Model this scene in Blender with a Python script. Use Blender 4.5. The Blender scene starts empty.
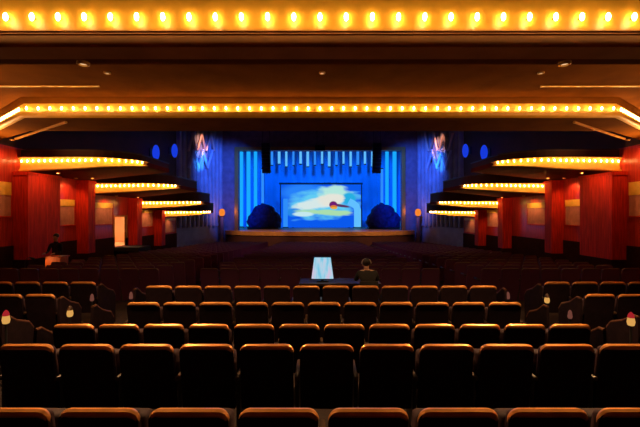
import bpy, bmesh, math, random
from mathutils import Vector, Matrix
random.seed(7)
PI = math.pi
sc = bpy.context.scene
C = sc.collection
F = 364.0          # focal length in pixels of the 640 x 427 frame
ZC = 3.5           # eye height above the datum; every 'rel' height below is measured from the eye

def Z(rel): return ZC + rel

# ------------------------------------------------------------------ materials
MATS = {}
def mat(name, col, rough=.6, metal=0., coat=0., emis=None, estr=0., var=0., scale=8., stretch=(1, 1, 1), bump=0., sheen=0., spec=.5):
    if name in MATS: return MATS[name]
    m = bpy.data.materials.new(name); m.use_nodes = True
    nt = m.node_tree; b = nt.nodes['Principled BSDF']
    b.inputs['Base Color'].default_value = (*col, 1)
    b.inputs['Roughness'].default_value = rough
    b.inputs['Metallic'].default_value = metal
    b.inputs['Coat Weight'].default_value = coat
    b.inputs['Coat Roughness'].default_value = .12
    b.inputs['Specular IOR Level'].default_value = spec
    if sheen:
        b.inputs['Sheen Weight'].default_value = sheen
        b.inputs['Sheen Tint'].default_value = (*[min(1, c*6+.1) for c in col], 1)
    if emis:
        b.inputs['Emission Color'].default_value = (*emis, 1)
        b.inputs['Emission Strength'].default_value = estr
    if var or bump:
        tc = nt.nodes.new('ShaderNodeTexCoord'); mp = nt.nodes.new('ShaderNodeMapping')
        mp.inputs['Scale'].default_value = stretch
        nz = nt.nodes.new('ShaderNodeTexNoise'); nz.inputs['Scale'].default_value = scale; nz.inputs['Detail'].default_value = 4
        nt.links.new(tc.outputs['Object'], mp.inputs['Vector']); nt.links.new(mp.outputs['Vector'], nz.inputs['Vector'])
        if var:
            rp = nt.nodes.new('ShaderNodeValToRGB')
            rp.color_ramp.elements[0].position = .3; rp.color_ramp.elements[1].position = .7
            rp.color_ramp.elements[0].color = (*[max(0, c*(1-var)) for c in col], 1)
            rp.color_ramp.elements[1].color = (*[min(1, c*(1+var)) for c in col], 1)
            nt.links.new(nz.outputs['Fac'], rp.inputs['Fac']); nt.links.new(rp.outputs['Color'], b.inputs['Base Color'])
        if bump:
            bp = nt.nodes.new('ShaderNodeBump'); bp.inputs['Strength'].default_value = bump; bp.inputs['Distance'].default_value = .01
            nt.links.new(nz.outputs['Fac'], bp.inputs['Height']); nt.links.new(bp.outputs['Normal'], b.inputs['Normal'])
    MATS[name] = m
    return m

M_GOLD = mat('gold_leaf', (.86, .47, .05), .5, 0, var=.10, scale=5, bump=.1)
M_GOLDTRIM = mat('gold_trim', (.62, .33, .08), .3, .5)
M_BROWN = mat('brown_plaster', (.17, .056, .006), .95, var=.15, scale=1.5, spec=.03)
M_MOULD = mat('brown_moulding', (.42, .19, .06), .8, spec=.1, var=.1, scale=3)
M_DARKRED = mat('dark_red_plaster', (.15, .018, .006), .9, var=.15, scale=2, spec=.05)
M_REDWOOD = mat('red_lacquered_wood', (.55, .024, .006), .6, spec=.12, var=.3, scale=3, stretch=(6, 6, .5))
M_REDPANEL = mat('red_panel', (.45, .030, .018), .3, coat=.25, spec=.2, var=.3, scale=2.5, stretch=(6, 6, .5))
M_BASE = mat('dark_wainscot', (.035, .008, .004), .9, spec=.05, var=.2, scale=3)
M_CARPET = mat('carpet', (.020, .008, .006), .95, var=.4, scale=14, bump=.3)
M_BLACK = mat('black_metal', (.012, .012, .013), .45)
M_MATTBLACK = mat('matt_black_cloth', (.008, .008, .010), .9, var=.2, scale=10)
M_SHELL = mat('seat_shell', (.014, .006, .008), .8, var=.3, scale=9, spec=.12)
M_VELVET = mat('plum_velvet', (.030, .007, .011), .8, sheen=.1, var=.25, scale=12, bump=.2)
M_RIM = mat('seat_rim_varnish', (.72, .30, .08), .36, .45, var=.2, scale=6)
M_ARM = mat('arm_wood', (.045, .020, .009), .45, var=.3, scale=5, stretch=(1, 8, 8))
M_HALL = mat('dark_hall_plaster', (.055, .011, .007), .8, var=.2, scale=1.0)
M_WOODSTAGE = mat('stage_wood', (.45, .20, .06), .4, var=.3, scale=2, stretch=(1, 8, 1))
M_STAGEFRONT = mat('stage_front', (.50, .22, .06), .5, var=.2, scale=2)
M_PROSC = mat('proscenium_plaster', (.22, .15, .20), .6, var=.2, scale=2)
M_SPLAY = mat('fluted_plaster', (.34, .33, .40), .6, var=.2, scale=1.2)
M_BLUECLOTH = mat('blue_backdrop', (.02, .24, .85), .85, var=.10, scale=.4)
M_PEACH = mat('lit_corridor', (.85, .50, .26), .7, var=.05, scale=2)
M_WHITE = mat('white_paper', (.8, .78, .74), .6)
M_STANDWOOD = mat('orange_wood', (.70, .17, .03), .5, var=.2, scale=4, stretch=(8, 8, 1))
M_SKIN = mat('skin', (.50, .27, .18), .5)
M_HAIR = mat('dark_hair', (.012, .008, .006), .45, var=.3, scale=30)
M_COAT = mat('dark_cloth', (.014, .010, .010), .85, var=.2, scale=15)

def emat(name, col, strength):
    if name in MATS: return MATS[name]
    m = bpy.data.materials.new(name); m.use_nodes = True
    nt = m.node_tree; nt.nodes.clear()
    e = nt.nodes.new('ShaderNodeEmission'); o = nt.nodes.new('ShaderNodeOutputMaterial')
    e.inputs['Color'].default_value = (*col, 1); e.inputs['Strength'].default_value = strength
    nt.links.new(e.outputs[0], o.inputs[0]); MATS[name] = m
    return m
M_BULB = emat('bulb_glow', (1, .60, .22), 48)
M_BULB2 = emat('bulb_glow_fine', (1, .60, .20), 42)
M_TUBE = emat('cyan_tube_glow', (.01, .40, 1.), 1.0)
M_TUBE2 = emat('blue_tube_glow', (.03, .28, 1.), .95)
M_TUBE3 = emat('pale_tube_glow', (.12, .52, 1.), 1.0)
M_BLUELAMP = emat('blue_lamp_glow', (.012, .06, 1.), .7)
M_WARMLAMP = emat('amber_lamp_glow', (1., .26, .03), .9)
M_AISLE = emat('aisle_lamp_glow', (1., .50, .12), .7)
M_AISLE_RED = emat('aisle_lamp_red', (.7, .03, .04), .5)
M_AISLE_DIM = emat('aisle_lamp_dim', (.5, .16, .11), .3)
M_DOORGLOW = emat('corridor_ceiling_light', (1., .66, .36), 26)
M_LENS = emat('downlight_lens', (1, .62, .30), 1.0)

# ------------------------------------------------------------------ mesh helpers
class MB:
    def __init__(s): s.v = []; s.f = []; s.mi = []; s.mats = []
    def add(s, vs, fs, mi=0):
        k = len(s.v); s.v += [tuple(p) for p in vs]; s.f += [tuple(i+k for i in f) for f in fs]; s.mi += [mi]*len(fs); return s
    def box(s, x0, x1, y0, y1, z0, z1, mi=0):
        vs = [(x, y, z) for z in (z0, z1) for y in (y0, y1) for x in (x0, x1)]
        return s.add(vs, [(0, 2, 3, 1), (4, 5, 7, 6), (0, 1, 5, 4), (2, 6, 7, 3), (0, 4, 6, 2), (1, 3, 7, 5)], mi)
    def rbox(s, x0, x1, y0, y1, z0, z1, r=.02, seg=2, M=None, mi=0):
        bm = bmesh.new(); bmesh.ops.create_cube(bm, size=1)
        for v in bm.verts:
            v.co = Vector(((x0+x1)/2+v.co.x*(x1-x0), (y0+y1)/2+v.co.y*(y1-y0), (z0+z1)/2+v.co.z*(z1-z0)))
        bmesh.ops.bevel(bm, geom=bm.edges[:], offset=r, segments=seg, profile=.5, affect='EDGES')
        if M: bmesh.ops.transform(bm, matrix=M, verts=bm.verts[:])
        bm.verts.index_update()
        s.add([v.co[:] for v in bm.verts], [[v.index for v in f.verts] for f in bm.faces], mi); bm.free(); return s
    def tube(s, pts, r, seg=8, mi=0, cap=True):
        pts = [Vector(p) for p in pts]; n = len(pts); rs = r if isinstance(r, (list, tuple)) else [r]*n
        vs = []; fs = []; up = None
        for i, p in enumerate(pts):
            t = (pts[min(i+1, n-1)]-pts[max(i-1, 0)]).normalized()
            if up is None: up = Vector((0, 0, 1)) if abs(t.z) < .9 else Vector((1, 0, 0))
            a = t.cross(up).normalized(); b = a.cross(t).normalized(); up = b
            for k in range(seg):
                q = 2*PI*k/seg; vs.append(p+a*math.cos(q)*rs[i]+b*math.sin(q)*rs[i])
        for i in range(n-1):
            for k in range(seg):
                fs.append((i*seg+k, i*seg+(k+1) % seg, (i+1)*seg+(k+1) % seg, (i+1)*seg+k))
        if cap: fs += [tuple(range(seg-1, -1, -1)), tuple((n-1)*seg+k for k in range(seg))]
        return s.add(vs, fs, mi)
    def lathe(s, prof, seg=16, c=(0, 0, 0), mi=0):
        vs = []; fs = []; n = len(prof)
        for (r, z) in prof:
            for k in range(seg):
                q = 2*PI*k/seg; vs.append((c[0]+r*math.cos(q), c[1]+r*math.sin(q), c[2]+z))
        for i in range(n-1):
            for k in range(seg):
                fs.append((i*seg+k, i*seg+(k+1) % seg, (i+1)*seg+(k+1) % seg, (i+1)*seg+k))
        fs += [tuple(range(seg-1, -1, -1)), tuple((n-1)*seg+k for k in range(seg))]
        return s.add(vs, fs, mi)
    def ell(s, c, r, seg=12, ring=8, mi=0):
        prof = [(max(1e-4, math.sin(PI*i/ring)), -math.cos(PI*i/ring)) for i in range(ring+1)]
        vs = []; fs = []
        for (a, z) in prof:
            for k in range(seg):
                q = 2*PI*k/seg; vs.append((c[0]+r[0]*a*math.cos(q), c[1]+r[1]*a*math.sin(q), c[2]+r[2]*z))
        for i in range(ring):
            for k in range(seg):
                fs.append((i*seg+k, i*seg+(k+1) % seg, (i+1)*seg+(k+1) % seg, (i+1)*seg+k))
        return s.add(vs, fs, mi)
    def prism(s, plan, z0, z1, mi=0):
        n = len(plan); zb = z0 if isinstance(z0, (list, tuple)) else [z0]*n
        vs = [(p[0], p[1], zb[i]) for i, p in enumerate(plan)]+[(p[0], p[1], z1) for p in plan]
        return s.add(vs, [tuple(range(n-1, -1, -1)), tuple(range(n, 2*n))]+[(i, (i+1) % n, n+(i+1) % n, n+i) for i in range(n)], mi)
    def sweep(s, path, prof, zoff=None, mi=0, closed=True):
        """prof = [(out, z)], out along the left-hand normal of the plan path; zoff = per-point function (i, z) -> z"""
        P = [Vector(p).to_2d() for p in path]; n = len(P); m = len(prof); vs = []; fs = []
        for i in range(n):
            d0 = (P[i]-P[i-1]).normalized() if i else None
            d1 = (P[i+1]-P[i]).normalized() if i < n-1 else None
            d0 = d0 or d1; d1 = d1 or d0
            n0 = Vector((-d0.y, d0.x)); n1 = Vector((-d1.y, d1.x)); b = (n0+n1).normalized(); k = 1/max(.4, b.dot(n0))
            for (o, z) in prof:
                q = P[i]+b*o*k; vs.append((q.x, q.y, zoff(i, z) if zoff else z))
        for i in range(n-1):
            for j in range(m if closed else m-1):
                fs.append((i*m+j, i*m+(j+1) % m, (i+1)*m+(j+1) % m, (i+1)*m+j))
        if closed: fs += [tuple(range(m)), tuple((n-1)*m+j for j in range(m-1, -1, -1))]
        return s.add(vs, fs, mi)
    def mirror(s):
        s.v = [(-x, y, z) for x, y, z in s.v]; return s
    def mesh(s, name, mats, smooth=False):
        me = bpy.data.meshes.new(name); me.from_pydata(s.v, [], s.f)
        bm = bmesh.new(); bm.from_mesh(me)
        for f, k in zip(bm.faces, s.mi): f.material_index = k
        bmesh.ops.recalc_face_normals(bm, faces=bm.faces[:]); bm.to_mesh(me); bm.free()
        for m in (mats if isinstance(mats, list) else [mats]): me.materials.append(m)
        if smooth:
            me.polygons.foreach_set('use_smooth', [True]*len(me.polygons))
            me.set_sharp_from_angle(angle=math.radians(40))
        return me
    def build(s, name, mats, parent=None, smooth=False, loc=None):
        return link(name, s.mesh(name, mats, smooth), parent, loc)

def link(name, data, parent=None, loc=None):
    o = bpy.data.objects.new(name, data); C.objects.link(o)
    if parent: o.parent = parent
    if loc: o.location = loc
    return o
def tag(o, label, cat, group=None, kind=None):
    o['label'] = label; o['category'] = cat
    if group: o['group'] = group
    if kind: o['kind'] = kind
    return o
def thing(name, label, cat, loc=(0, 0, 0), group=None, rz=0):
    o = bpy.data.objects.new(name, None); C.objects.link(o); o.location = loc; o.rotation_euler.z = rz
    return tag(o, label, cat, group)
def struct(name, mb, m, smooth=False, parent=None, label=None):
    o = mb.build(name, m, parent, smooth)
    if not parent: o['kind'] = 'structure'
    if label: o['label'] = label
    return o
def ordinal(n): return ['zeroth', 'first', 'second', 'third', 'fourth', 'fifth', 'sixth', 'seventh', 'eighth', 'ninth', 'tenth', 'eleventh', 'twelfth', 'thirteenth', 'fourteenth', 'fifteenth', 'sixteenth', 'seventeenth'][n]

# ------------------------------------------------------------------ camera
cam = bpy.data.cameras.new('camera'); cam.sensor_width = 36; cam.lens = 36*F/640; cam.clip_end = 200
co = bpy.data.objects.new('camera', cam); C.objects.link(co); co.location = (0, 0, ZC); co.rotation_euler = (PI/2, 0, 0)
sc.camera = co

# ------------------------------------------------------------------ floor profile
def seat_h(d):                       # drop of a seat top below the eye
    if d < 3.9: return 1.21
    if d < 7.6: return 1.36
    return 1.40+(d-7.6)*.043
def floor_rel(d): return -(seat_h(d)+.92)

W = 12.0
fl = MB()
segs = [(-3, 1.62, -1.65), (1.62, 3.9, -2.13), (3.9, 8.6, -2.28)]
for a, b, z in segs: fl.box(-W-.5, W+.5, a, b, Z(-4.4), Z(z))
fl.add([(-W-.5, 8.6, Z(floor_rel(8.6))), (W+.5, 8.6, Z(floor_rel(8.6))), (W+.5, 38, Z(floor_rel(38))), (-W-.5, 38, Z(floor_rel(38))),
        (-W-.5, 8.6, Z(-4.4)), (W+.5, 8.6, Z(-4.4)), (W+.5, 38, Z(-4.4)), (-W-.5, 38, Z(-4.4))],
       [(0, 1, 2, 3), (7, 6, 5, 4), (0, 4, 5, 1), (1, 5, 6, 2), (2, 6, 7, 3), (3, 7, 4, 0)])
struct('floor', fl, M_CARPET)

# ------------------------------------------------------------------ side walls, with the lit doorway in the left one
D0, D1, DT = 21.2, 22.5, Z(-.20)
zf, zc = Z(-4.4), Z(9)
m = MB()
wt = .08; zu = Z(2.6)
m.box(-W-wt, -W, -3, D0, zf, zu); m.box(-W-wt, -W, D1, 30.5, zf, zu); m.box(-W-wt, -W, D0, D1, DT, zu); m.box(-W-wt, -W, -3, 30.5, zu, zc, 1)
m.box(-W-wt, -W, D0, D1, zf, Z(-1.95))
struct('wall_left', m, [M_REDPANEL, M_HALL])
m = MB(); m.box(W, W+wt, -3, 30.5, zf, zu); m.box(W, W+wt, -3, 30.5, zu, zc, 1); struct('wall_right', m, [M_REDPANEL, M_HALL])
m = MB(); m.box(-W-.5, W+.5, -3.3, -3, zf, Z(3.2)); struct('wall_back', m, M_DARKRED)
# wainscot
for s, nm in ((-1, 'baseboard_left'), (1, 'baseboard_right')):
    m = MB()
    runs = [(-3, 14.2), (15.97, 17.9), (18.45, D0 if s < 0 else 22.7)]+([(D1, 22.7)] if s < 0 else [])+[(23.3, 26.2), (26.8, 30.4)]
    for a, b in runs:
        zt = Z(-1.25-.03*max(0, a-14)); m.prism([(s*W, a), (s*(W-.05), a), (s*(W-.05), b), (s*W, b)], Z(-4.3), zt)
    struct(nm, m, M_BASE)
# door frame, corridor
m = MB(); zfl = Z(-1.95)
m.box(-W-.09, -W+.05, D0-.1, D0, zfl, DT+.1); m.box(-W-.09, -W+.05, D1, D1+.1, zfl, DT+.1); m.box(-W-.09, -W+.05, D0, D1, DT, DT+.1)
dr = m.build('door_1', M_MOULD); dr['kind'] = 'structure'
m = MB(); m.box(-W-2.6, -W-.09, D0-1.5, D1+2.5, zfl-.1, zfl); m.box(-W-2.6, -W-2.5, D0-1.5, D1+2.5, zfl, DT+.5)
m.box(-W-2.6, -W-.09, D0-1.6, D0-1.5, zfl, DT+.5); m.box(-W-2.6, -W-.09, D1+2.5, D1+2.6, zfl, DT+.5); m.box(-W-2.6, -W-.09, D0-1.6, D1+2.6, DT+.5, DT+.6)
struct('wall_corridor', m, M_PEACH)
m = MB()
for k in range(5): m.box(-W+.06, -W+.36+.28*(4-k), D0-.1, D1+.1, Z(-3.05)+.0, Z(-1.97-.2*k))
struct('trim_4', m, M_CARPET)
t = thing('ceiling_light', 'lit corridor ceiling light beyond the open doorway in the red wall', 'light', (-W-1.4, D1+.6, DT+.44))
m = MB(); m.rbox(-.5, .5, -.5, .5, -.0, .05, .015); m.build('frame', M_WHITE, t)
m = MB(); m.box(-.45, .45, -.45, .45, -.02, -.001); m.build('diffuser', M_DOORGLOW, t)

# pilasters on both walls
PIERS = [(14.2, 15.96, 1.66), (17.9, 18.45, 1.66), (22.7, 23.3, .99), (26.2, 26.8, .28)]
for s, side in ((-1, 'left'), (1, 'right')):
    for i, (a, b, zt) in enumerate(PIERS):
        t = thing('pilaster', f"{['broad','narrow','slim','small far'][i]} dark red pilaster on the {side} wall, {ordinal(i+1)} from the nearest end", 'pilaster', (s*(W-.31), (a+b)/2, Z(floor_rel(a))), 'wall pilasters')
        h = Z(zt)-Z(floor_rel(a)); hb = (b-a)/2
        hb0 = max(.02, floor_rel(a)-floor_rel(b))
        m = MB(); m.box(-.3, .3, -hb, hb, -.02, h-.02); m.build('shaft', M_REDWOOD, t)
        m = MB(); m.box(min(-.34*s, .30*s), max(-.34*s, .30*s), -hb-.03, hb+.03, -.02, .8); m.build('base', M_BASE, t)  # dark base carried high to imitate the shade low on the pilaster
        m = MB(); m.box(min(-.345*s, .30*s), max(-.345*s, .30*s), -hb-.04, hb+.04, h-.16, h-.04); m.build('capital', M_REDWOOD, t)

M_MAUVE = mat('mauve_fabric', (.52, .20, .13), .85, var=.15, scale=4, spec=.05)
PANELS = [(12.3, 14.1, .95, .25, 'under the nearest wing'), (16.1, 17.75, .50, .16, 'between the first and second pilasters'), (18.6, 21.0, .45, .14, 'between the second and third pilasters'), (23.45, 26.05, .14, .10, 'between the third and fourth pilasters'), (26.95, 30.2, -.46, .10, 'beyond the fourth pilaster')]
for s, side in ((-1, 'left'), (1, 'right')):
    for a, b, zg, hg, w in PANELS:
        t = thing('wall_panel', f'mauve wall panel with a painted gold cove glow on the {side} wall {w}', 'wall panel', (s*(W-.002), (a+b)/2, Z(zg-1.2)), 'mauve wall panels'); t['kind'] = 'structure'
        hb = (b-a)/2; q = lambda m_, d0, d1, y0, y1, z0, z1: m_.rbox(min(-s*d0, -s*d1), max(-s*d0, -s*d1), y0, y1, z0, z1, .006, 1)
        m = MB(); q(m, 0, .03, -hb, hb, .15, 1.2-hg); m.build('fabric', M_MAUVE, t)
        m = MB(); q(m, 0, .05, -hb, hb, 1.2-hg, 1.2+hg); m.build('cove_glow_band', M_GOLD, t)  # gold band stands in for cove light reflected on the wall
        m = MB(); q(m, 0, .05, -hb-.05, -hb, .15, 1.2+hg); q(m, 0, .05, hb, hb+.05, .15, 1.2+hg); q(m, 0, .05, -hb-.05, hb+.05, .10, .15); m.build('frame', M_REDWOOD, t)

# ------------------------------------------------------------------ ceilings
m = MB(); m.box(-W-.5, W+.5, -3, 4.62, Z(3.0), Z(3.2)); m.box(-W-.5, W+.5, 4.62, 11.85, Z(3.3), Z(3.5)); struct('ceiling', m, M_BROWN)
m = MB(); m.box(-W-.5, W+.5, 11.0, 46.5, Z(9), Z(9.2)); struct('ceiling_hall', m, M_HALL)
# ceiling joint trims
for k, s in enumerate((-1, 1)):
    m = MB(); m.box(min(s*5.7, s*9.5), max(s*5.7, s*9.5), 9.36, 9.42, Z(3.27), Z(3.3)); struct(f'trim_{k+1}', m, M_GOLDTRIM)

# ---- bulb cove: gold reflector fascia with bulbs
def bulb_mesh(r, mtl, name):
    m = MB(); m.ell((0, 0, 0), (r, r, r*1.9), 10, 8); return m.mesh(name, mtl, True)
BM1 = bulb_mesh(.026, M_BULB, 'bulb'); BM2 = bulb_mesh(.025, M_BULB2, 'bulb'); BM3 = bulb_mesh(.025, M_BULB2, 'bulb')

# first cove: the beam over the nearest seats
yb = 4.60
t = thing('bulb_cove', 'long gold ceiling cove of large widely spaced bulbs, the nearest one overhead', 'light cove', (0, 0, 0), 'bulb lit ceiling coves')
path = [(6.3, yb), (-6.3, yb)]     # heading -x, left normal = -y
m = MB(); m.box(-W, W, yb, yb+.16, Z(1.95), Z(3.3)); m.build('beam', M_BROWN, t)
prof = [(.0, Z(2.98)), (.10, Z(2.97)), (.10, Z(2.86)), (.05, Z(2.78)), (.03, Z(2.6)), (.03, Z(2.40)), (.04, Z(2.34)), (.065, Z(2.30)), (.07, Z(2.285)), (.0, Z(2.28))]
m = MB(); m.sweep([(W, yb), (-W, yb)], prof); m.build('reflector', M_GOLD, t, True)
m = MB(); m.sweep([(W, yb), (-W, yb)], [(0, Z(2.285)), (.075, Z(2.283)), (.115, Z(2.25)), (.105, Z(2.235)), (.155, Z(2.195)), (.145, Z(2.18)), (.20, Z(2.14)), (.26, Z(2.06)), (.33, Z(1.975)), (.33, Z(1.95)), (0, Z(1.95))])
m.build('cornice', M_MOULD, t, True)
n = 31; sp = 26.3*4.5/F; BULBS = []
for i in range(n):
    x = (i-(n-1)/2)*sp
    BULBS.append(link('bulb', BM1, t, (x, yb-.085, Z(2.44))))
    # socket
sk = MB(); sk.tube([(0, 0, 0), (0, -.05, 0)], .018, 8); SK = sk.mesh('socket', M_GOLDTRIM, True)
for i in range(n):
    link('socket', SK, BULBS[i], (0, .065, 0))

# second cove: the polygonal front of the rear balcony, wings running out to the side walls
t = thing('bulb_cove', 'second gold cove of small close-set bulbs with angled wings, above the middle rows', 'light cove', (0, 0, 0), 'bulb lit ceiling coves')
XC, YC, XE, YE = 8.43, 10.4, 12.0, 13.05
plan = [(-XC, YC+.02), (XC, YC+.02), (XE, YE+.02), (XE, 13.6), (9.6, 12.05), (-9.6, 12.05), (-XE, 13.6), (-XE, YE+.02)]
m = MB(); m.prism(plan, Z(2.73), Z(3.34)); m.build('soffit', M_BROWN, t)
m = MB(); m.sweep([(XE, 13.6), (9.6, 12.05), (-9.6, 12.05), (-XE, 13.6)], [(0, Z(3.34)), (.15, Z(3.34)), (.15, Z(4.3)), (0, Z(4.3))]); m.build('parapet', M_DARKRED, t)
path = [(XE, YE), (XC, YC), (-XC, YC), (-XE, YE)]
m = MB(); m.sweep(path, [(0, Z(3.3)), (.10, Z(3.3)), (.10, Z(3.27)), (.05, Z(3.2)), (.04, Z(3.13)), (0, Z(3.13))]); m.build('cornice', M_BROWN, t, True)  # top of the gold fascia coloured brown for the weaker light there
prof = [(0, Z(3.13)), (.03, Z(3.13)), (.03, Z(3.08)), (.03, Z(2.93)), (.06, Z(2.90)), (.11, Z(2.89)), (.145, Z(2.86)), (.155, Z(2.815)), (.14, Z(2.77)), (.10, Z(2.74)), (0, Z(2.73))]
m = MB(); m.sweep(path, prof); m.build('reflector', M_GOLD, t, True)
nb = 51
for i in range(nb):
    link('bulb', BM2, t, ((i-(nb-1)/2)*(2*XC-.25)/(nb-1), YC-.105, Z(2.975)))
L = math.hypot(XE-XC, YE-YC); ux, uy = (XE-XC)/L, (YE-YC)/L
for s in (-1, 1):
    for i in range(18):
        q = .15+i*.235
        if q > L-.1: break
        link('bulb', BM2, t, (s*(XC+ux*q+uy*.105), YC+uy*q-ux*.105, Z(2.975)))
for s in (-1, 1):
    m = MB(); m.tube([(s*7.5, 10.75, Z(2.70)), (s*11.0, 13.15, Z(2.70))], .04, 8); m.build('trim', M_GOLDTRIM, t)

def spot(name, loc, target, energy, col, size=60, blend=.6, r=.05):
    l = bpy.data.lights.new(name, 'SPOT'); l.energy = energy; l.color = col; l.spot_size = math.radians(size); l.spot_blend = blend; l.shadow_soft_size = r
    o = bpy.data.objects.new(name, l); C.objects.link(o); o.location = loc
    o.rotation_euler = (Vector(target)-Vector(loc)).to_track_quat('-Z', 'Y').to_euler(); return o
def point(name, loc, energy, col, r=.1):
    l = bpy.data.lights.new(name, 'POINT'); l.energy = energy; l.color = col; l.shadow_soft_size = r
    o = bpy.data.objects.new(name, l); C.objects.link(o); o.location = loc; return o
WARM = (1, .58, .25)
for s, side in ((-1, 'left'), (1, 'right')):
    for d, z, tx, e, w in ((6.3, 1.5, 2.5, 2600, 'nearest'), (12.2, 1.3, 7.0, 600, 'farther')):  # unseen uplights added to lift the ceiling and the balcony soffit
        t = thing('added_uplight', f'unseen added gilt uplight on the {side} wall, {w} of two', 'lamp', (s*W, d, Z(z)), 'added wall uplights')
        m = MB(); m.lathe([(.05, -.14), (.12, -.02), (.17, .10), (.15, .10), (.10, .0), (.04, -.1)], 16, (-s*.2, 0, 0)); m.build('bowl', M_GOLDTRIM, t, True)
        m = MB(); m.rbox(min(0, -s*.05), max(0, -s*.05), -.07, .07, -.2, .08, .01); m.build('backplate', M_GOLDTRIM, t)
        spot('added_uplight_lamp', (s*(W-.2), d, Z(z)+.08), (s*tx, d, Z(3.2)), e, (1, .50, .18), 130, .9, .08)
DL = [(-4.97, 8.5, 3.3, 'leftmost of three on the dark ceiling between the coves'), (.05, 8.5, 3.3, 'middle of three on the dark ceiling between the coves'), (5.16, 8.5, 3.3, 'rightmost of three on the dark ceiling between the coves'),
      (-3.05, 4.69, 1.95, 'left one under the nearest beam'), (3.15, 4.69, 1.95, 'right one under the nearest beam')]
for x, y, z, w in DL:
    t = thing('downlight', f'small round ceiling downlight, {w}', 'light', (x, y, Z(z)), 'ceiling downlights')
    m = MB(); m.lathe([(.03, -.001), (.075, -.001), (.075, -.03), (.055, -.04), (.055, -.012), (.03, -.01)], 16); m.build('housing', M_GOLDTRIM, t, True)
    m = MB(); m.lathe([(.045, -.020), (.045, -.014)], 16); m.build('lens', M_LENS, t)
for x, y, z, w in DL[:3]: spot('downlight_lamp', (x, y, Z(z)-.06), (x, y-.4, 0), 150, WARM, 110, .8)
for x, y, z, w in DL[3:]: spot('downlight_lamp', (x, y, Z(z)-.06), (x*.8, y-1.0, 0), 750, WARM, 140, .8)

# ------------------------------------------------------------------ stepped loges along the walls
LOGE = [(14.6, 2.26, .59, 18.8), (18.8, 1.57, .57, 23.6), (23.6, .81, .52, 27.0), (27.0, .19, .45, 29.6)]
for s, side in ((-1, 'left'), (1, 'right')):
    for i, (d, zt, h, dn) in enumerate(LOGE):
        t = thing('loge_balcony', f'{side} side balcony with gold bulb-lit underside, {ordinal(i+1)} from the nearest and {["highest","second highest","second lowest","lowest"][i]}', 'balcony', (0, 0, 0), 'stepped side balconies')
        inner = (7.7, 7.9, 8.1, 8.6)[i]; cw = 9.4-inner+.3*(i == 3)
        pth = [(W, d), (inner+cw, d)]+[(inner+cw-cw*math.sin(a), d+1.5-1.5*math.cos(a)) for a in [PI/2*k/8 for k in range(1, 9)]]
        lens = [0]
        for a, b in zip(pth, pth[1:]): lens.append(lens[-1]+math.dist(a, b))
        ks = [1-.72*max(0, (q-1.2)/(lens[-1]-1.2))**1.2 for q in lens]
        body = pth+[(inner, dn-.22), (W, dn-.22)]
        zb = [Z(zt-h*k) for k in ks]+[Z(zt-h*ks[-1]), Z(zt-h)]
        m = MB(); m.prism(body, zb, Z(zt+.02))
        if s < 0: m.mirror()
        m.build('slab', M_DARKRED, t)
        zo = lambda ii, f: Z(zt-h*ks[ii]*f)
        prof = [(0, 0), (.16, 0), (.16, .06), (.09, .16), (.04, .34), (.03, .6), (.06, .8), (.11, .9), (.12, .96), (.09, 1.0), (0, 1.0)]
        m = MB(); m.sweep(pth, prof, zo)
        if s < 0: m.mirror()
        m.build('reflector', M_GOLD, t, True)
        ph = (.26, .45, .6, .6)[i]
        pp = pth+[(inner, dn-.25)]
        m = MB(); m.sweep(pp, [(0, Z(zt+.02)), (0, Z(zt+ph)), (-.14, Z(zt+ph)), (-.14, Z(zt+.02))])
        if s < 0: m.mirror()
        m.build('parapet', M_HALL, t)
        m = MB(); m.sweep(pp, [(.03, Z(zt+ph)), (.03, Z(zt+ph+.05)), (-.17, Z(zt+ph+.05)), (-.17, Z(zt+ph))])
        if s < 0: m.mirror()
        m.build('rail', M_ARM, t)
        # bulbs follow the edge
        sp = .23; q = .12; total = lens[-1]*.93
        while q < total:
            j = max(k for k in range(len(lens)-1) if lens[k] <= q); f = (q-lens[j])/(lens[j+1]-lens[j])
            a, b = Vector(pth[j]), Vector(pth[j+1]); p = a.lerp(b, f); dv = (b-a).normalized(); nn = Vector((-dv.y, dv.x)); p = p+nn*.115
            kk = ks[j]+(ks[j+1]-ks[j])*f
            link('bulb', BM3, t, (s*p.x, p.y, Z(zt-h*kk*.30)))
            q += sp

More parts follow.
